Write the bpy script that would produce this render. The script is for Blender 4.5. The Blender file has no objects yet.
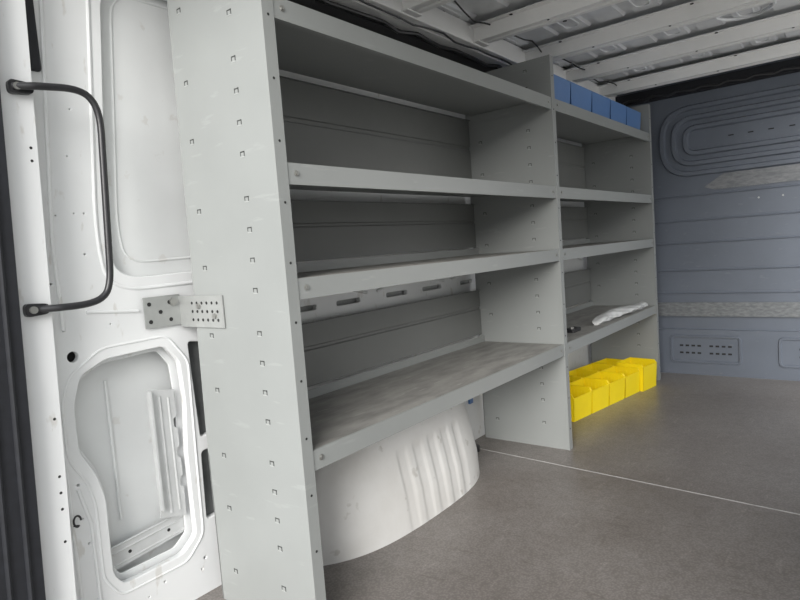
import bpy, math, random
from mathutils import Matrix, Vector
random.seed(3)
COL=bpy.context.collection
bpy.context.scene.view_settings.view_transform='Standard'
# ---------------- camera ----------------
c,s=.7826,.6225
p=math.atan(50/595); cp,sp=math.cos(p),math.sin(p)
F=Vector((c,s,0));R=Vector((s,-c,0));Z=Vector((0,0,1))
fw=F*cp-Z*sp; dn=-Z*cp-F*sp
xa=(R*.9972+dn*.075).normalized(); ya=(-R*.075+dn*.9972).normalized()
cam=bpy.data.cameras.new('camera');co=bpy.data.objects.new('camera',cam);COL.objects.link(co)
m=Matrix((xa,-ya,-fw)).transposed().to_4x4();m.translation=Vector((0,0,1));co.matrix_world=m
cam.lens=595/800*36;cam.clip_start=.01
bpy.context.scene.camera=co
# ---------------- materials ----------------
def mat(name,col,rough=.5,metal=0,var=0,scale=6,bump=0,bscale=200,col2=None,detail=6,stretch=(1,1,1),scratch=None):
    mt=bpy.data.materials.new(name);mt.use_nodes=True
    nt=mt.node_tree;n=nt.nodes;l=nt.links;b=n['Principled BSDF']
    b.inputs['Base Color'].default_value=(*col,1)
    b.inputs['Roughness'].default_value=rough;b.inputs['Metallic'].default_value=metal
    mp=n.new('ShaderNodeMapping');mp.inputs['Scale'].default_value=stretch
    g=n.new('ShaderNodeNewGeometry')
    l.new(g.outputs['Position'],mp.inputs['Vector'])
    if var or col2:
        ns=n.new('ShaderNodeTexNoise');ns.inputs['Scale'].default_value=scale;ns.inputs['Detail'].default_value=detail;ns.inputs['Roughness'].default_value=.6
        l.new(mp.outputs[0],ns.inputs['Vector'])
        r=n.new('ShaderNodeValToRGB')
        a=col2 if col2 else tuple(k*(1-var) for k in col)
        bb=col if col2 else tuple(min(1,k*(1+var)) for k in col)
        r.color_ramp.elements[0].position=.35;r.color_ramp.elements[1].position=.65
        r.color_ramp.elements[0].color=(*a,1);r.color_ramp.elements[1].color=(*bb,1)
        l.new(ns.outputs['Fac'],r.inputs['Fac']);out=r.outputs['Color']
        if scratch:
            m2=n.new('ShaderNodeMapping');m2.inputs['Scale'].default_value=scratch[1];m2.inputs['Rotation'].default_value=(.3,.5,.4)
            l.new(g.outputs['Position'],m2.inputs['Vector'])
            n3=n.new('ShaderNodeTexNoise');n3.inputs['Scale'].default_value=5;n3.inputs['Detail'].default_value=4
            l.new(m2.outputs[0],n3.inputs['Vector'])
            r3=n.new('ShaderNodeValToRGB');r3.color_ramp.elements[0].position=.65;r3.color_ramp.elements[1].position=.70
            r3.color_ramp.elements[0].color=(0,0,0,1);r3.color_ramp.elements[1].color=(.55,.55,.55,1)
            l.new(n3.outputs['Fac'],r3.inputs['Fac'])
            mx=n.new('ShaderNodeMixRGB');l.new(r3.outputs[0],mx.inputs[0]);l.new(out,mx.inputs[1]);mx.inputs[2].default_value=(*scratch[0],1);out=mx.outputs[0]
        l.new(out,b.inputs['Base Color'])
    return mt
M_shelf=mat('grey_powder_coat',(.280,.292,.285),.33,0,.03,3,scratch=((.33,.34,.335),(1.5,1.5,9)))
M_dusty=mat('dusty_grey_shelf',(.32,.312,.292),.5,0,0,6,0,200,col2=(.20,.195,.183),stretch=(1,3,1),scratch=((.42,.41,.38),(2,12,2)))
M_back=mat('dull_grey_back',(.180,.185,.178),.5,0,.04,3)
M_slot=mat('slot_dark',(.02,.02,.02),.8)
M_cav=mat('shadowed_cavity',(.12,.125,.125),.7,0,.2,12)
M_cavl=mat('light_cavity',(.34,.35,.345),.6,0,.1,12)
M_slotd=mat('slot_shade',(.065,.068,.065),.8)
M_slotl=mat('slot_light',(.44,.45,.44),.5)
M_seam=mat('worn_seam_strip',(.45,.44,.43),.5,0,.2,20)
M_zinc=mat('zinc_plate',(.40,.41,.40),.4,.4,.06,20)
M_strip=mat('bright_galvanised_plate',(.60,.61,.61),.35,.25,.06,16)
M_bolt=mat('bolt_zinc',(.40,.40,.38),.35,.8)
M_white=mat('white_body_paint',(.76,.77,.77),.25,0,.02,4,scratch=((.56,.54,.50),(5,5,2)))
M_white2=mat('off_white_skin',(.72,.735,.73),.4,0,.03,3,scratch=((.60,.59,.56),(4,4,4)))
M_black=mat('black_rubber',(.012,.013,.017),.6,0,.2,40)
M_blackp=mat('black_plastic',(.02,.02,.022),.35)
M_steel=mat('galvanised_roof',(.78,.79,.80),.33,.15,.07,7)
M_rib=mat('pale_roof_rib',(.95,.945,.93),.35,0,.02,8)
M_part=mat('blue_grey_partition',(.132,.150,.182),.34,0,.06,3,scratch=((.17,.185,.21),(3,3,8)))
M_scuff=mat('scuffed_bare_metal',(.245,.25,.255),.42,.2,0,22,0,col2=(.155,.163,.175),stretch=(1,1,3))
M_scuffd=mat('darker_worn_rail',(.23,.24,.245),.42,.2,0,26,0,col2=(.135,.145,.155),stretch=(1,1,3))
M_yel=mat('yellow_plastic',(.94,.72,.010),.35,0,.02,10)
M_blue=mat('blue_plastic',(.11,.22,.46),.4,0,.03,10)
M_arch=mat('white_moulded_plastic',(.74,.735,.715),.36,0,0,5,0,120,col2=(.67,.66,.635),scratch=((.43,.41,.37),(3,3,3)))
M_cloth=mat('white_film',(.76,.77,.76),.25,0,.03,20)
M_cloth.node_tree.nodes['Principled BSDF'].inputs['Transmission Weight'].default_value=.15
M_dark=mat('dark_headliner',(.03,.03,.033),.8)
M_rwall=mat('side_wall_grey',(.42,.43,.43),.5,0,.05,3)
def floor_mat():
    mt=bpy.data.materials.new('textured_grey_vinyl');mt.use_nodes=True
    nt=mt.node_tree;n=nt.nodes;l=nt.links;b=n['Principled BSDF'];b.inputs['Roughness'].default_value=.34
    g=n.new('ShaderNodeNewGeometry')
    vo=n.new('ShaderNodeTexVoronoi');vo.inputs['Scale'].default_value=145
    l.new(g.outputs['Position'],vo.inputs['Vector'])
    r1=n.new('ShaderNodeValToRGB');r1.color_ramp.elements[0].color=(.285,.262,.246,1);r1.color_ramp.elements[1].color=(.195,.178,.167,1)
    r1.color_ramp.elements[0].position=.10;r1.color_ramp.elements[1].position=.70
    l.new(vo.outputs['Distance'],r1.inputs['Fac'])
    def noise(sc,c0,c1,p0,p1,det=8,mapping=None):
        ns=n.new('ShaderNodeTexNoise');ns.inputs['Scale'].default_value=sc;ns.inputs['Detail'].default_value=det;ns.inputs['Roughness'].default_value=.6
        if mapping:
            mm=n.new('ShaderNodeMapping');mm.inputs['Scale'].default_value=mapping;l.new(g.outputs['Position'],mm.inputs['Vector']);l.new(mm.outputs[0],ns.inputs['Vector'])
        else:l.new(g.outputs['Position'],ns.inputs['Vector'])
        r2=n.new('ShaderNodeValToRGB');r2.color_ramp.elements[0].color=(*c0,1);r2.color_ramp.elements[1].color=(*c1,1)
        r2.color_ramp.elements[0].position=p0;r2.color_ramp.elements[1].position=p1
        l.new(ns.outputs['Fac'],r2.inputs['Fac']);return r2.outputs[0]
    cur=r1.outputs[0]
    for o in(noise(2.0,(.80,.78,.76),(1.0,1.0,1.0),.35,.65,6),noise(22,(.93,.93,.92),(1.03,1.03,1.03),.4,.6,5),noise(4,(1,1,1),(.84,.83,.81),.60,.66,6,(9,1.3,1)),noise(3,(1,1,1),(1.22,1.22,1.22),.62,.68,6,(2,10,1))):
        mx=n.new('ShaderNodeMixRGB');mx.blend_type='MULTIPLY';mx.inputs[0].default_value=1
        l.new(cur,mx.inputs[1]);l.new(o,mx.inputs[2]);cur=mx.outputs[0]
    l.new(cur,b.inputs['Base Color'])
    bp=n.new('ShaderNodeBump');bp.inputs['Strength'].default_value=.12;bp.inputs['Distance'].default_value=.001;bp.invert=True
    l.new(vo.outputs['Distance'],bp.inputs['Height']);l.new(bp.outputs[0],b.inputs['Normal'])
    return mt
M_floor=floor_mat()
M_ground=mat('concrete_ground',(.34,.335,.32),.9,0,.1,2)
# ---------------- mesh builder ----------------
class MB:
    def __init__(s): s.v=[];s.f=[];s.m=[];s.mats=[]
    def mi(s,mt):
        if mt not in s.mats:s.mats.append(mt)
        return s.mats.index(mt)
    def add(s,vs,fs,mt):
        o=len(s.v);k=s.mi(mt);s.v+= [tuple(q) for q in vs]
        for f in fs:s.f.append([i+o for i in f]);s.m.append(k)
        return s
    def box(s,a,b,mt):
        x0,y0,z0=a;x1,y1,z1=b
        vs=[(x0,y0,z0),(x1,y0,z0),(x1,y1,z0),(x0,y1,z0),(x0,y0,z1),(x1,y0,z1),(x1,y1,z1),(x0,y1,z1)]
        return s.add(vs,[(0,3,2,1),(4,5,6,7),(0,1,5,4),(1,2,6,5),(2,3,7,6),(3,0,4,7)],mt)
    def cyl(s,c0,c1,r,mt,n=14,r2=None):
        c0=Vector(c0);c1=Vector(c1);d=(c1-c0).normalized();a=d.orthogonal().normalized();b=d.cross(a)
        r2=r if r2 is None else r2
        vs=[c0+(a*math.cos(t)+b*math.sin(t))*r for t in[2*math.pi*i/n for i in range(n)]]
        vs+=[c1+(a*math.cos(t)+b*math.sin(t))*r2 for t in[2*math.pi*i/n for i in range(n)]]
        fs=[(i,(i+1)%n,n+(i+1)%n,n+i) for i in range(n)]+[tuple(range(n))[::-1],tuple(range(n,2*n))]
        return s.add(vs,fs,mt)
    def prism(s,pts,fn,a,b,mt):
        n=len(pts);vs=[fn(u,v,a) for u,v in pts]+[fn(u,v,b) for u,v in pts]
        fs=[(i,(i+1)%n,n+(i+1)%n,n+i) for i in range(n)]+[tuple(range(n))[::-1],tuple(range(n,2*n))]
        return s.add(vs,fs,mt)
    def frustum(s,x0,y0,x1,y1,z0,z1,t,mt):
        vs=[(x0,y0,z0),(x1,y0,z0),(x1,y1,z0),(x0,y1,z0),(x0+t,y0+t,z1),(x1-t,y0+t,z1),(x1-t,y1-t,z1),(x0+t,y1-t,z1)]
        return s.add(vs,[(0,3,2,1),(4,5,6,7),(0,1,5,4),(1,2,6,5),(2,3,7,6),(3,0,4,7)],mt)
    def sheet(s,pts,t,fn,a,b,mt):
        n=len(pts);off=[]
        for i in range(n):
            d=Vector((0,0))
            if i>0:
                e=(Vector(pts[i])-Vector(pts[i-1])).normalized();d+=Vector((-e.y,e.x))
            if i<n-1:
                e=(Vector(pts[i+1])-Vector(pts[i])).normalized();d+=Vector((-e.y,e.x))
            k=d.length;d=d/k;d*=t/max(.4,(k/2 if 0<i<n-1 else 1))
            off.append(tuple(Vector(pts[i])+d))
        for i in range(n-1):
            s.prism([pts[i],pts[i+1],off[i+1],off[i]],fn,a,b,mt)
        return s
    def tube(s,path,r,mt,n=10,closed=False):
        P=[Vector(q) for q in path];N=len(P);vs=[]
        prev=None
        for i in range(N):
            if closed:d=(P[(i+1)%N]-P[i-1])
            else:d=P[min(i+1,N-1)]-P[max(i-1,0)]
            d.normalize()
            if prev is None:a=d.orthogonal()
            else:a=prev-d*prev.dot(d)
            a.normalize();prev=a;b=d.cross(a)
            for k in range(n):
                t=2*math.pi*k/n;vs.append(P[i]+a*math.cos(t)*r+b*math.sin(t)*r)
        fs=[]
        for i in range(N if closed else N-1):
            j=(i+1)%N
            for k in range(n):fs.append((i*n+k,i*n+(k+1)%n,j*n+(k+1)%n,j*n+k))
        if not closed:fs+=[tuple(range(n))[::-1],tuple(range((N-1)*n,N*n))]
        return s.add(vs,fs,mt)
    def ridge(s,poly,w,h,x,mt):
        N=len(poly);vs=[]
        for i in range(N):
            a=Vector(poly[i-1]);b=Vector(poly[(i+1)%N]);d=(b-a).normalized();nn=Vector((-d.y,d.x));q=Vector(poly[i])
            for o,hh in((-w,0),(-w*.6,h),(w*.6,h),(w,0)):
                e=q+nn*o;vs.append((x-hh,e.x,e.y))
        fs=[]
        for i in range(N):
            j=(i+1)%N
            for k in range(3):fs.append((i*4+k,i*4+k+1,j*4+k+1,j*4+k))
        return s.add(vs,fs,mt)
    def obj(s,name,smooth=False,bevel=0,parent=None,**kw):
        me=bpy.data.meshes.new(name);me.from_pydata(s.v,[],s.f)
        for mt in s.mats:me.materials.append(mt)
        me.polygons.foreach_set('material_index',s.m)
        me.update()
        import bmesh
        bm=bmesh.new();bm.from_mesh(me);bmesh.ops.recalc_face_normals(bm,faces=bm.faces);bm.to_mesh(me);bm.free()
        if smooth:
            me.polygons.foreach_set('use_smooth',[True]*len(me.polygons))
            try: me.set_sharp_from_angle(angle=math.radians(40))
            except Exception: pass
        o=bpy.data.objects.new(name,me);COL.objects.link(o)
        if bevel:
            bv=o.modifiers.new('bevel','BEVEL');bv.width=bevel;bv.segments=2;bv.limit_method='ANGLE'
        if parent:o.parent=parent
        for k,v in kw.items():o[k]=v
        return o
def empty(name,loc=(0,0,0),**kw):
    o=bpy.data.objects.new(name,None);COL.objects.link(o);o.location=loc;o.empty_display_size=.1
    for k,v in kw.items():o[k]=v
    return o
def rebase(parent):
    bpy.context.view_layer.update()
    for ch in parent.children:ch.matrix_parent_inverse=parent.matrix_world.inverted()
def smoothpoly(pts,r=.03,n=5,closed=True):
    out=[];N=len(pts)
    for i in range(N):
        a=Vector(pts[i])
        if not closed and i in(0,N-1):out.append(tuple(a));continue
        b=Vector(pts[i-1]);d=Vector(pts[(i+1)%N])
        l1=min(r,(b-a).length*.45);l2=min(r,(d-a).length*.45)
        p0=a+(b-a).normalized()*l1;p2=a+(d-a).normalized()*l2
        for k in range(n+1):
            t=k/n;out.append(tuple(p0*(1-t)**2+a*2*t*(1-t)+p2*t*t))
    return out
def plate_with_holes(mb,outline,holes,Y0,Y1,mt,bev=.004):
    cu=bpy.data.curves.new('c','CURVE');cu.dimensions='2D';cu.fill_mode='BOTH'
    cu.extrude=abs(Y1-Y0)/2-bev;cu.bevel_depth=bev;cu.bevel_resolution=2
    for poly in [outline]+holes:
        sp_=cu.splines.new('POLY');sp_.points.add(len(poly)-1);sp_.use_cyclic_u=True
        for i,q in enumerate(poly):sp_.points[i].co=(q[0],q[1],0,1)
    o=bpy.data.objects.new('c',cu);COL.objects.link(o);bpy.context.view_layer.update()
    dg=bpy.context.evaluated_depsgraph_get();me=bpy.data.meshes.new_from_object(o.evaluated_get(dg))
    ym=(Y0+Y1)/2
    vs=[(v.co.x,ym-v.co.z,v.co.y) for v in me.vertices];fs=[tuple(q.vertices) for q in me.polygons]
    mb.add(vs,fs,mt);bpy.data.objects.remove(o);bpy.data.meshes.remove(me)
def circ(x,z,r,n=16):return[(x+r*math.cos(2*math.pi*i/n),z+r*math.sin(2*math.pi*i/n)) for i in range(n)]
S=dict(kind='structure')
# ---------------- room shell ----------------
b=MB();b.box((.50,-.30,-.08),(4.5,1.75,0),M_floor);b.obj('floor',**S)
b=MB();b.prism([(2.446,1.55),(2.441,1.55),(2.333,.10),(2.338,.10)],lambda u,v,w:(u,v,w),.0,.0010,M_seam)
b.prism([(2.338,.10),(2.333,.10),(2.311,-.28),(2.316,-.28)],lambda u,v,w:(u,v,w),.0,.0010,M_seam)
b.obj('trim_1',**S)
b=MB();b.box((-12,-12,-.75),(16,14,-.7),M_ground);b.obj('ground',**S)
op1=smoothpoly([(.640,.665),(.665,.740),(.735,.772),(.905,.778),(.950,.725),(.956,.60),(.944,.45),(.945,.19),(.895,.150),(.715,.148),(.688,.19),(.692,.40),(.676,.47),(.640,.54)],.018)
op2=smoothpoly([(.978,.780),(1.06,.765),(1.07,.49),(.988,.475)],.018)
op3=smoothpoly([(.985,.44),(1.06,.44),(1.07,.23),(.98,.22)],.018)
upp=smoothpoly([(.835,1.78),(.775,1.10),(.79,.975),(1.30,.985),(1.38,1.78)],.09,8)
slots=[]
for x0,x1 in((1.36,1.52),(1.62,1.76),(1.92,2.07),(2.18,2.34),(2.5,2.62),(2.8,2.95),(3.1,3.25),(3.4,3.6)):
    slots.append(smoothpoly([(x0,.826),(x1,.826),(x1,.802),(x0,.802)],.012,3))
b=MB()
holes=[op1,op2,op3,upp]+slots+[circ(.655,.790,.017),circ(.655,1.15,.005,8),circ(.70,1.155,.005,8),circ(.725,1.155,.005,8),circ(.72,.93,.006,8),circ(.985,.885,.012,10),
 circ(.63,.46,.007,8),circ(.665,.22,.006,8),circ(.964,.110,.008,8),circ(.95,.08,.006,8),circ(.83,.10,.006,8),circ(.62,1.32,.006,8),circ(.70,.05,.006,8),circ(.965,.84,.006,8),
 circ(.64,.86,.006,8),circ(.625,.98,.006,8),circ(.80,.89,.005,8),circ(.76,.86,.005,8),circ(.632,.37,.005,8),circ(.64,.30,.006,8),circ(.645,.12,.007,8),circ(.78,.08,.005,8),circ(.715,1.05,.006,8),circ(.70,1.30,.005,8),circ(.72,1.42,.005,8)]
plate_with_holes(b,[(.53,-.02),(4.42,-.02),(4.42,1.86),(.53,1.86)],holes,1.60,1.622,M_white,.003)
def bead(poly,y,r,mt=M_white):b.tube([(x,y,z) for x,z in poly],r,mt,8,True)
bead(smoothpoly([(.807,1.82),(.748,1.10),(.765,.945),(1.32,.955),(1.40,1.82)],.11,8),1.602,.006)
bead(smoothpoly([(.614,.672),(.640,.742),(.726,.800),(.915,.804),(.976,.72),(.970,.45),(.966,.185),(.905,.125),(.705,.124),(.665,.19),(.667,.395),(.652,.46),(.614,.53)],.024),1.601,.004)
b.tube([(.605,1.6,0),(.605,1.6,1.8)],.005,M_white,8)
b.tube([(.650,1.6,.02),(.650,1.6,.35),(.628,1.6,.45)],.005,M_white,8)
b.tube([(.69,1.6,1.80),(.64,1.6,1.10),(.64,1.6,.86)],.006,M_white,8)
b.tube([(.70,1.6,.90),(.84,1.6,.885)],.005,M_white,8)
for x0 in(1.30,1.86,2.42,3.0,3.6):
    b.tube([(x0+.5*u,1.60,.838+.035*math.sin(math.pi*u)) for u in[i/14 for i in range(15)]],.006,M_white,8)
b.obj('wall_left',smooth=True,**S)
b=MB();b.box((.53,1.675,-.05),(4.45,1.71,2.0),M_white2)
b.tube([(.76,1.672,.70),(.76,1.672,.30)],.005,M_white2,8)
b.box((.972,1.6235,.20),(1.09,1.628,.80),M_cav)  # added dark backing, paints the shade inside the two pillar slots
b.box((.632,1.645,.765),(.680,1.650,.815),M_slot)  # black sheet added behind the round hole, its shade as colour
b.box((1.2,1.6235,.70),(4.3,1.628,.90),M_cavl)  # added mid-grey plate, sets the softer shade in the rail slots by colour
b.obj('wall_outer',smooth=True,**S)
b=MB();plate_with_holes(b,smoothpoly([(.82,1.80),(.755,1.10),(.775,.955),(1.32,.965),(1.40,1.80)],.09,8),[],1.626,1.638,M_white2,.004)
b.tube([(x,1.627,z) for x,z in smoothpoly([(.875,1.76),(.82,1.12),(.835,1.02),(1.27,1.03),(1.33,1.76)],.07,8)],.004,M_white2,8,True)
b.obj('trim_2',smooth=True,**S)
def lean(u,v,w):return(u+.035*w,v,w)
b=MB();b.prism([(.486,1.53),(.560,1.53),(.560,1.64),(.486,1.64)],lean,-.02,1.95,M_white)
for z in(1.30,1.27,.52,.48,.44,.36,.18,.12,.66):b.cyl((.545+.035*z,1.5295,z),(.545+.035*z,1.532,z),.004,M_slot,8)
b.obj('trim_3',bevel=.005,**S)
b=MB();b.prism([(.30,1.50),(.482,1.50),(.482,1.66),(.30,1.66)],lean,-.05,1.95,M_black)
b.tube([(.472,1.51,-.05),(.542,1.51,1.95)],.010,M_black,10)
for q in(.36,.41,.45):b.tube([(q,1.498,-.05),(q+.07,1.498,1.95)],.006,M_black,8)
b.obj('trim_4',smooth=True,**S)
b=MB();b.box((.635,1.585,1.50),(.66,1.605,1.95),M_black);b.obj('trim_5',bevel=.006,**S)
b=MB()
fl=[(.652,.655),(.676,.725),(.740,.757),(.900,.763),(.934,.715),(.941,.60),(.930,.45),(.931,.20),(.888,.166),(.722,.164),(.702,.20),(.706,.405),(.688,.480),(.652,.548)]
plate_with_holes(b,[(.60,.67),(.64,.76),(.93,.79),(.968,.73),(.962,.14),(.67,.13),(.66,.45),(.60,.54)],[smoothpoly(fl,.014)],1.634,1.640,M_white,.002)
b.obj('trim_6',smooth=True,**S)
# roof
b=MB();b.box((.44,-.34,2.0),(4.5,1.75,2.03),M_steel)
ribs=[.95,1.45,1.95,2.48,3.0,3.53,4.08]
for a,c_ in zip(ribs[:-1],ribs[1:]):
    y=-.25;i=0
    while y<1.35:
        b.frustum(a+.09,y,c_-.09,y+.125,2.0,1.988,.008,M_steel)
        if i%2==0:
            b.tube([(xx,yy,1.987) for xx,yy in smoothpoly([(a+.16,y+.03),(c_-.16,y+.03),(c_-.16,y+.095),(a+.16,y+.095)],.032,5)],.005,M_steel,6,True)
            b.cyl((a+.26,y+.062,1.9865),(a+.26,y+.062,1.9885),.010,M_slot,12)
        y+=.16;i+=1
b.tube([(3.27+.12*math.cos(t),.45+.12*math.sin(t),1.984) for t in[i*math.pi/12 for i in range(24)]],.009,M_steel,6,True)
b.obj('ceiling',smooth=True,**S)
k=7
for x in ribs:
    b=MB()
    b.sheet([(x-.082,1.968),(x-.044,1.968),(x-.038,1.912),(x-.012,1.912),(x-.008,1.918),(x+.008,1.918),(x+.012,1.912),(x+.038,1.912),(x+.044,1.968),(x+.082,1.968)],.002,lambda u,v,w:(u,w,v),-.30,1.45,M_rib)
    for y in(.05,.28,.70,1.05):b.cyl((x-.025,y,1.9098),(x-.025,y,1.9115),.0055,M_slot,8)
    for y in(.15,.6,1.2):b.cyl((x-.063,y,1.9655),(x-.063,y,1.9675),.008,M_slot,8)
    b.obj('trim_%d'%k,**S);k+=1
b=MB();b.box((.53,1.40,1.90),(4.4,1.44,1.985),M_rib)
for x in ribs:b.box((x-.05,1.37,1.905),(x+.05,1.445,1.912),M_rib)
b.obj('trim_%d'%k,bevel=.005,**S);k+=1
b=MB();b.box((.53,1.50,1.88),(4.4,1.70,2.0),M_dark)
b.box((.53,1.44,1.895),(4.4,1.50,1.985),M_rib)
b.tube([(.9+.1*i,1.485+.012*math.sin(i*1.9),1.885+.006*math.sin(i*2.7)) for i in range(34)],.008,M_blackp,8)
b.tube([(.9+.1*i,1.415+.010*math.sin(i*1.3+1),1.890+.006*math.sin(i*2.1)) for i in range(34)],.004,M_blackp,8)
b.tube([(.9+.1*i,1.30+.02*math.sin(i*.9+1),1.955+.012*math.sin(i*1.7)) for i in range(34)],.0035,M_blackp,8)
b.obj('trim_%d'%k,smooth=True,**S);k+=1
# front partition
b=MB();b.box((4.4,-.34,-.02),(4.44,1.7,2.0),M_part)
def stad(y0,y1,zc,h,r):return smoothpoly([(y1,zc-h),(y1,zc+h),(y0,zc+h),(y0,zc-h)],r,12)
for i in range(3):
    o_=.066*i
    b.ridge(stad(-.22+o_,1.11-o_*1.1,1.575,.215-o_,.19-o_*.9),.019,.017,4.4,M_part)
for i in range(7):b.box((4.398,.02+.11*i,1.570),(4.401,.05+.11*i,1.577),M_slot)
for z in(1.215,1.05,.90,.715,.56):b.tube([(4.402,-.3,z),(4.402,1.5,z)],.009,M_part,8)
b.prism([(.86,1.262),(.74,1.338),(-.25,1.338),(-.25,1.240),(.80,1.240)],lambda u,v,w:(w,u,v),4.394,4.402,M_scuff)
b.box((4.385,-.3,.400),(4.41,1.5,.495),M_scuffd)
b.box((4.372,-.3,0),(4.41,1.5,.31),M_part)
for y0,y1 in((.67,1.09),(-.02,.45)):
    b.ridge(smoothpoly([(y0,.09),(y1,.09),(y1,.265),(y0,.265)],.025,5),.009,.009,4.372,M_part)
    for i in range(9):
        for z in(.15,.20):
            if i!=4:b.box((4.3705,y0+.05+i*.037,z-.006),(4.3725,y0+.072+i*.037,z+.006),M_slot)
for i in range(6):b.cyl((4.3985,-.1+.13*i,1.16),(4.401,-.1+.13*i,1.16),.006,M_slotl,8)
b.obj('wall_front',smooth=True,**S)
b=MB();b.box((4.36,-.3,1.88),(4.40,1.44,1.955),M_black)
b.tube([(4.34,-.25+.05*i,1.895+.008*math.sin(i*2.1)) for i in range(34)],.010,M_blackp,8)
b.obj('trim_%d'%k,smooth=True,**S);k+=1
b=MB();b.box((.50,-.34,-.02),(2.6,-.30,2.0),M_rwall);b.obj('wall_right',**S)
# ---------------- shelving ----------------
ZS=[1.63,1.233,.947,.505]
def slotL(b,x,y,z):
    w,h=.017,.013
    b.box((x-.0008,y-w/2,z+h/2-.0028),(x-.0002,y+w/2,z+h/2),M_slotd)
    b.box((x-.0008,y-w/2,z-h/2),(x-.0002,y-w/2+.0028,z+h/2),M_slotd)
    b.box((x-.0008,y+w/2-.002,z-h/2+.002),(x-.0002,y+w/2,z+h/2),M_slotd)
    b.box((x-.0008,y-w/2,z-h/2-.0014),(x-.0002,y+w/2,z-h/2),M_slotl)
def upright(name,x,parent,y0,y1,top,pat,ytop=None,**kw):
    b=MB();ytop=ytop or y1-.005
    b.prism([(y0,0.0),(y1,0.0),(y1,.45),(ytop,top-.05),(ytop-.025,top),(y0,top)],lambda u,v,w:(w,u,v),x,x+.0025,M_shelf)
    b.box((x,y0-.0025,0.0),(x+.036,y0,top),M_shelf)
    b.box((x+.0335,y0,0.0),(x+.036,y0+.012,top),M_shelf)
    b.box((x,y1-.004,0.0),(x+.03,y1-.0015,.45),M_shelf)
    if pat:
        z=.12;i=0
        while z<top-.03:
            slotL(b,x,y0+.12,z)
            if i%2==0:slotL(b,x,y1-.08,z-.012)
            z+=.078 if i%4 else .112
            i+=1
    z=.10
    while z<top-.02:
        b.cyl((x+.018,y0-.0031,z),(x+.018,y0-.002,z),.0035,M_slot,8);z+=.148
    return b.obj(name,parent=parent,**kw)
def shelf(x0,x1,z,parent):
    b=MB();y0=1.12;y1=1.545
    fn=lambda u,v,w:(w,u,v)
    b.sheet([(y0+.014,z-.050),(y0+.002,z-.050),(y0+.002,z-.001),(y1-.002,z-.001),(y1-.002,z+.032)],.002,fn,x0,x1,M_shelf)
    b.box((x0+.003,y0+.006,z+.0002),(x1-.003,y1-.006,z+.0014),M_dusty)
    x=x0+.06
    while x<x1-.03:
        b.cyl((x,y0+.035,z-.0045),(x,y0+.035,z-.003),.005,M_slot,8)
        x+=.10
    for xx in(x0,x1-.002):b.box((xx,y0+.004,z-.04),(xx+.002,y1-.01,z-.002),M_shelf)
    o=b.obj('shelf',parent=parent)
    for xx in(x0+.028,x1-.028):
        bb=MB();bb.cyl((xx,y0-.0005,z-.024),(xx,y0-.004,z-.024),.0055,M_bolt,6);bb.cyl((xx,y0+.001,z-.024),(xx,y0-.001,z-.024),.008,M_bolt,12)
        bb.obj('bolt',parent=o)
    return o
def backp(x0,x1,z0,z1,parent):
    b=MB();y=1.552
    fn=lambda u,v,w:(w,u,v)
    h=z1-z0
    b.sheet([(y-.012,z1),(y,z1),(y,z0+h*.62+.004),(y+.005,z0+h*.62),(y+.005,z0+h*.58),(y,z0+h*.58-.004),(y,z0)],.0015,fn,x0,x1,M_back)
    return b.obj('back_panel',parent=parent)
u1=empty('shelving_unit',(1.8,1.33,0),label='grey powder-coated steel shelving unit with four shelves above wheel arch',category='shelving unit',group='van shelving units')
u2=empty('shelving_unit',(3.38,1.33,0),label='grey steel shelving unit holding blue bins beside the partition',category='shelving unit',group='van shelving units')
upright('upright_panel',.967,u1,1.12,1.532,1.83,True,1.500)
upright('upright_panel',2.604,u1,1.12,1.575,1.817,True)
upright('upright_panel',4.13,u2,1.12,1.575,1.817,True)
for u,x0,x1 in((u1,1.005,2.602),(u2,2.642,4.128)):
    for z in ZS:shelf(x0,x1,z,u)
    backp(x0+.005,x1-.005,1.27,1.606,u);backp(x0+.005,x1-.005,.985,1.195,u);backp(x0+.005,x1-.005,.545,.768,u)
rebase(u1);rebase(u2)
# ---------------- wheel arch ----------------
b=MB();NX=220;NA=100;vs=[]
def smst(a,b_,x):
    t=max(0,min(1,(x-a)/(b_-a)));return t*t*(3-2*t)
for i in range(NX+1):
    s_=-math.cos(math.pi*i/NX);x=1.745+.52*s_
    h=.42*max(0,(1-abs(s_)**6))**.5;f=1.268+.045*s_*s_+.10*abs(s_)**4.5
    for j in range(NA+1):
        a=math.pi/2*j/NA
        cy=math.cos(a)**.14 if j<NA else 0;sz=math.sin(a)**.30 if j else 0
        y=1.575-(1.575-f)*cy;z=h*sz
        if j==0:z=0
        y+=cy*(.085*(z/.4)+.014*max(0,1-z/.03)**2)
        if cy>.5:
            env=smst(.10,.12,z)*(1-smst(.26,.30,z))*smst(1.56,1.58,x)*(1-smst(1.98,2.02,x))
            ph=((x-1.57)/.092)%1
            y+=.0050*env*(smst(.15,.30,ph)*(1-smst(.70,.85,ph)))
        vs.append((x,y,max(z,0.0)))
fs=[(i*(NA+1)+j,(i+1)*(NA+1)+j,(i+1)*(NA+1)+j+1,i*(NA+1)+j+1) for i in range(NX) for j in range(NA)]
b.add(vs,fs,M_arch)
b.obj('wheel_arch_cover',smooth=True,label='scuffed white moulded wheel arch cover under the lowest shelf',category='wheel arch')
# dark bracket and blue tag low on the wall past the arch
b=MB();b.box((2.40,1.585,.12),(2.44,1.598,.34),M_cav);b.box((2.50,1.588,.20),(2.53,1.598,.33),M_blue);b.cyl((2.46,1.585,.42),(2.46,1.598,.42),.018,M_slot,14)
b.obj('trim_%d'%k,**S);k+=1
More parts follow.
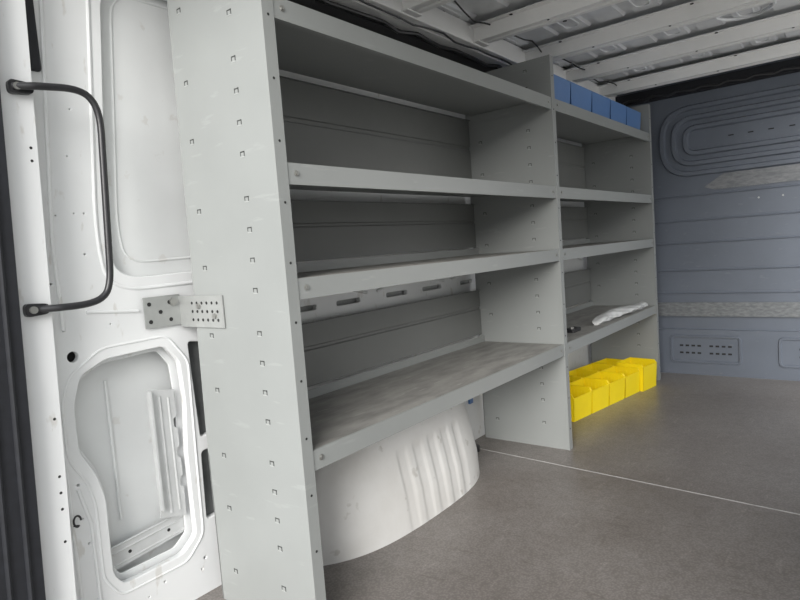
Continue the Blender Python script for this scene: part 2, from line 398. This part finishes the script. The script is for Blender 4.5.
# ---------------- grab handle ----------------
gh=empty('grab_handle',(.56,1.53,1.18),label='black tubular grab handle bolted to the white door frame',category='handle')
path2=smoothpoly([(.562,1.433),(.585,1.434),(.710,1.447),(.747,1.40),(.724,.957),(.682,.924),(.555,.925),(.540,.925)],.06,8,False)
path=[(x,1.500 if .60<x else 1.518-.018*max(0,min(1,(x-.56)/.04)),z) for x,z in path2]
b=MB();b.tube(path,.0085,M_blackp,12);b.obj('handle_bar',smooth=True,parent=gh)
for x,z in((.566,1.433),(.542,.925)):
    b=MB();b.prism(smoothpoly([(x-.012,z-.016),(x+.040,z-.012),(x+.040,z+.012),(x-.012,z+.016)],.012,4),lambda u,v,w:(u,w,v),1.514,1.5295,M_blackp)
    pl=b.obj('mounting_plate',parent=gh,smooth=True)
    b=MB();b.cyl((x+.004,1.514,z),(x+.004,1.506,z),.0085,M_bolt,12);b.obj('bolt',parent=gh)
rebase(gh)
# ---------------- L bracket ----------------
br=empty('mounting_bracket',(.97,1.58,.87),label='perforated zinc angle bracket joining shelf upright to white wall',category='bracket')
b=MB();b.box((.852,1.590,.832),(.964,1.5935,.920),M_zinc)
for x,z in((.868,.90),(.868,.85),(.90,.875),(.93,.90),(.93,.85)):b.cyl((x,1.589,z),(x,1.5902,z),.006,M_slot,10)
b.obj('wall_plate',parent=br)
b=MB();b.box((.961,1.380,.824),(.9645,1.5935,.914),M_zinc)
for i in range(6):
    for j in range(3):
        b.cyl((.9602,1.405+.024*i,.845+.024*j),(.9612,1.405+.024*i,.845+.024*j),.0045,M_slot,8)
b.obj('shelf_plate',parent=br)
for y,z in((1.417,.857),(1.49,.885)):
    b=MB();b.cyl((.961,y,z),(.955,y,z),.008,M_bolt,6);b.obj('bolt',parent=br)
b=MB();b.cyl((.94,1.590,.90),(.94,1.583,.90),.012,M_bolt,6);b.obj('bolt',parent=br)
rebase(br)
# bent galvanised plate inside the opening
b=MB()
pts=[(.855,.655),(.932,.640)]
for z in(.56,.47,.38):pts+=[(.932,z),(.922,z-.008),(.922,z-.03),(.932,z-.038)]
pts+=[(.930,.255),(.850,.275),(.855,.33),(.864,.35),(.864,.45),(.855,.47)]
b.prism(pts,lambda u,v,w:(u,w,v),1.622,1.627,M_strip)
b.box((.851,1.606,.30),(.856,1.627,.652),M_strip)
b.tube([(.885,1.6235,.63),(.885,1.6235,.28)],.005,M_strip,8)
b.tube([(.912,1.6235,.62),(.912,1.6235,.28)],.004,M_strip,8)
b.box((.89,1.626,.30),(.91,1.674,.62),M_strip)
b.obj('reinforcement_strip',label='notched galvanised metal strip inside the wall opening',category='metal strip')
b=MB();b.prism([(.690,.240),(.955,.262),(.955,.202),(.690,.175)],lambda u,v,w:(u,w,v),1.642,1.648,M_strip)
for x,z in((.76,.213),(.88,.224)):b.cyl((x,1.641,z),(x,1.643,z),.005,M_slot,10)
for dz in(0,-.018,-.052):b.tube([(.69,1.643,.240+dz),(.955,1.643,.262+dz)],.004,M_strip,6)
b.obj('trim_%d'%k,**S);k+=1
b=MB();b.tube([(.612+.009*math.cos(t),1.586,.375+.014*math.sin(t)) for t in[.3*i for i in range(18)]]+[(.603,1.60,.362)],.0025,M_blackp,8)
b.obj('cable_loop',smooth=True,label='small black cable loop clipped to the white pillar',category='cable')
# ---------------- bins ----------------
def bin_mesh(W,D,H,mt,fh=.62,cut=.3,t=.004,tp=.008,r=.0035):
    b=MB()
    def X(sgn,z):return sgn*(W/2-tp*(1-z/H))
    y1=D/2;ya=-D/2
    prof=[(ya+.008,0),(y1-.008,0),(y1,H),(ya+D*cut,H),(ya,H*fh)]
    for sg in(-1,1):
        b.add([(X(sg,z)-(t if sg>0 else 0),y,z) for y,z in prof]+[(X(sg,z)+(t if sg<0 else 0),y,z) for y,z in prof],
          [(0,1,2,3,4),(9,8,7,6,5)]+[(i,(i+1)%5,5+(i+1)%5,5+i) for i in range(5)],mt)
    def wall(y0,z0,y1,z1,tt):
        b.add([(X(-1,z0),y0,z0),(X(1,z0),y0,z0),(X(1,z1),y1,z1),(X(-1,z1),y1,z1),(X(-1,z0),y0+tt,z0),(X(1,z0),y0+tt,z0),(X(1,z1),y1+tt,z1),(X(-1,z1),y1+tt,z1)],
         [(0,1,2,3),(7,6,5,4),(0,4,5,1),(1,5,6,2),(2,6,7,3),(3,7,4,0)],mt)
    wall(ya+.008,0,ya,H*fh,t);wall(y1-.008-t,0,y1-t,H,t)
    b.box((X(-1,0),ya+.008,0),(X(1,0),y1-.008,t),mt)
    for sg in(-1,1):
        x=sg*W/2
        b.tube([(x-sg*r,y1-r,H),(x-sg*r,ya+D*cut,H),(x-sg*r,ya+r,H*fh)],r,mt,6)
        for i in range(5):
            y=-D*.25+i*D*.14
            b.tube([(X(sg,.02)-sg*.001,y,.02),(X(sg,H*.85)-sg*.001,y,H*.85)],.003,mt,6)
    b.tube([(-W/2+r,ya+r,H*fh),(W/2-r,ya+r,H*fh)],r,mt,6)
    b.tube([(-W/2+r,y1-r,H),(W/2-r,y1-r,H)],r,mt,6)
    return b
def place(mb,name,loc,rot,**kw):
    o=mb.obj(name,smooth=True,**kw);o.location=loc;o.rotation_euler=(0,0,rot);return o
def dup(o,loc,rot):
    q=o.copy();COL.objects.link(q);q.location=loc;q.rotation_euler=(0,0,rot);return q
ang=math.radians(-9)
ca,sa=math.cos(ang),math.sin(ang)
def blk(i,j):
    u=.096+.195*i;v=.083+.166*j
    return (3.02+u*ca-v*sa,1.258+u*sa+v*ca,0)
first=place(bin_mesh(.192,.163,.150,M_yel,.86,.08,.0025,.005,.003),'storage_bin',blk(0,0),ang,label='yellow plastic open storage bin on the van floor',category='storage bin',group='yellow bins under the shelves')
for i,j in((1,0),(2,0),(3,0),(0,1),(1,1),(2,1),(3,1),(4,1)):dup(first,blk(i,j),ang)
dup(first,(2.84,1.40,0),ang)
l0=blk(4,0)
place(bin_mesh(.192,.18,.170,M_yel,.90,.08,.0025,.005,.003),'storage_bin',(l0[0],l0[1]-.012,0),ang,label='taller ribbed yellow storage bin at the end of the row',category='storage bin',group='yellow bins under the shelves')
bl=place(bin_mesh(.289,.36,.135,M_blue,.98,.05),'storage_bin',(2.80,1.34,1.6325),0,label='blue plastic storage bin on the top shelf',category='storage bin',group='blue bins on the top shelf')
for i in range(1,5):dup(bl,(2.80+.2905*i,1.34,1.6325),0)
# crumpled film along shelf edge
b=MB();NX,NT=90,28;vs=[]
for i in range(NX+1):
    u=i/NX
    r0=.010+.020*math.sin(math.pi*u**.8)**.6
    if u>.85:r0+=.010*(u-.85)/.15
    for j in range(NT):
        t=2*math.pi*j/NT
        r=r0*(1+.12*math.sin(3*t+u*9)+.07*math.sin(5*t-u*31)+.03*math.sin(u*70+2*t))
        x=3.20+.86*u
        y=1.185+.015*math.sin(u*6)+r*1.5*math.cos(t);z=.5070+max(0,r0*.75+r*.75*math.sin(t))
        vs.append((x,y,z))
fs=[(i*NT+j,i*NT+(j+1)%NT,(i+1)*NT+(j+1)%NT,(i+1)*NT+j) for i in range(NX) for j in range(NT)]
fs+=[tuple(range(NT)),tuple(range(NX*NT,(NX+1)*NT))]
b.add(vs,fs,M_cloth)
b.obj('plastic_wrap',smooth=True,label='crumpled translucent plastic wrap rolled up along the shelf edge',category='plastic wrap')
b=MB();b.cyl((2.40,1.53,0),(2.40,1.53,.022),.038,M_blackp,20);b.cyl((2.40,1.53,.022),(2.40,1.53,.032),.022,M_blackp,20)
b.obj('rubber_plug',smooth=True,label='round black rubber plug on the floor by the wall',category='plug')
b=MB();b.prism(smoothpoly([(2.93,1.20),(3.03,1.20),(3.03,1.25),(2.93,1.25)],.015,4),lambda u,v,w:(u,v,w),.5066,.525,M_blackp);b.cyl((2.96,1.225,.525),(2.96,1.225,.532),.01,M_bolt)
b.obj('hinge_block',smooth=True,label='small black plastic fitting lying on the shelf',category='fitting')
# ---------------- light ----------------
w=bpy.data.worlds.new('w');bpy.context.scene.world=w;w.use_nodes=True
n=w.node_tree.nodes;l=w.node_tree.links
tc=n.new('ShaderNodeTexCoord');sx=n.new('ShaderNodeSeparateXYZ');r=n.new('ShaderNodeValToRGB')
l.new(tc.outputs['Generated'],sx.inputs[0])
mr=n.new('ShaderNodeMapRange');mr.inputs['From Min'].default_value=-.3;mr.inputs['From Max'].default_value=.8
l.new(sx.outputs['Z'],mr.inputs['Value']);l.new(mr.outputs[0],r.inputs['Fac'])
r.color_ramp.elements[0].color=(.80,.78,.74,1);r.color_ramp.elements[1].color=(.90,.94,1,1)
l.new(r.outputs[0],n['Background'].inputs[0]);n['Background'].inputs[1].default_value=1.8
sn=bpy.data.lights.new('sun','SUN');sn.energy=4.8;sn.angle=math.radians(36);sn.color=(1,.975,.94)
so=bpy.data.objects.new('sun',sn);COL.objects.link(so)
so.rotation_euler=Vector((-.84,-.36,.40)).to_track_quat('Z','Y').to_euler()
so.location=(-3,-1,3)
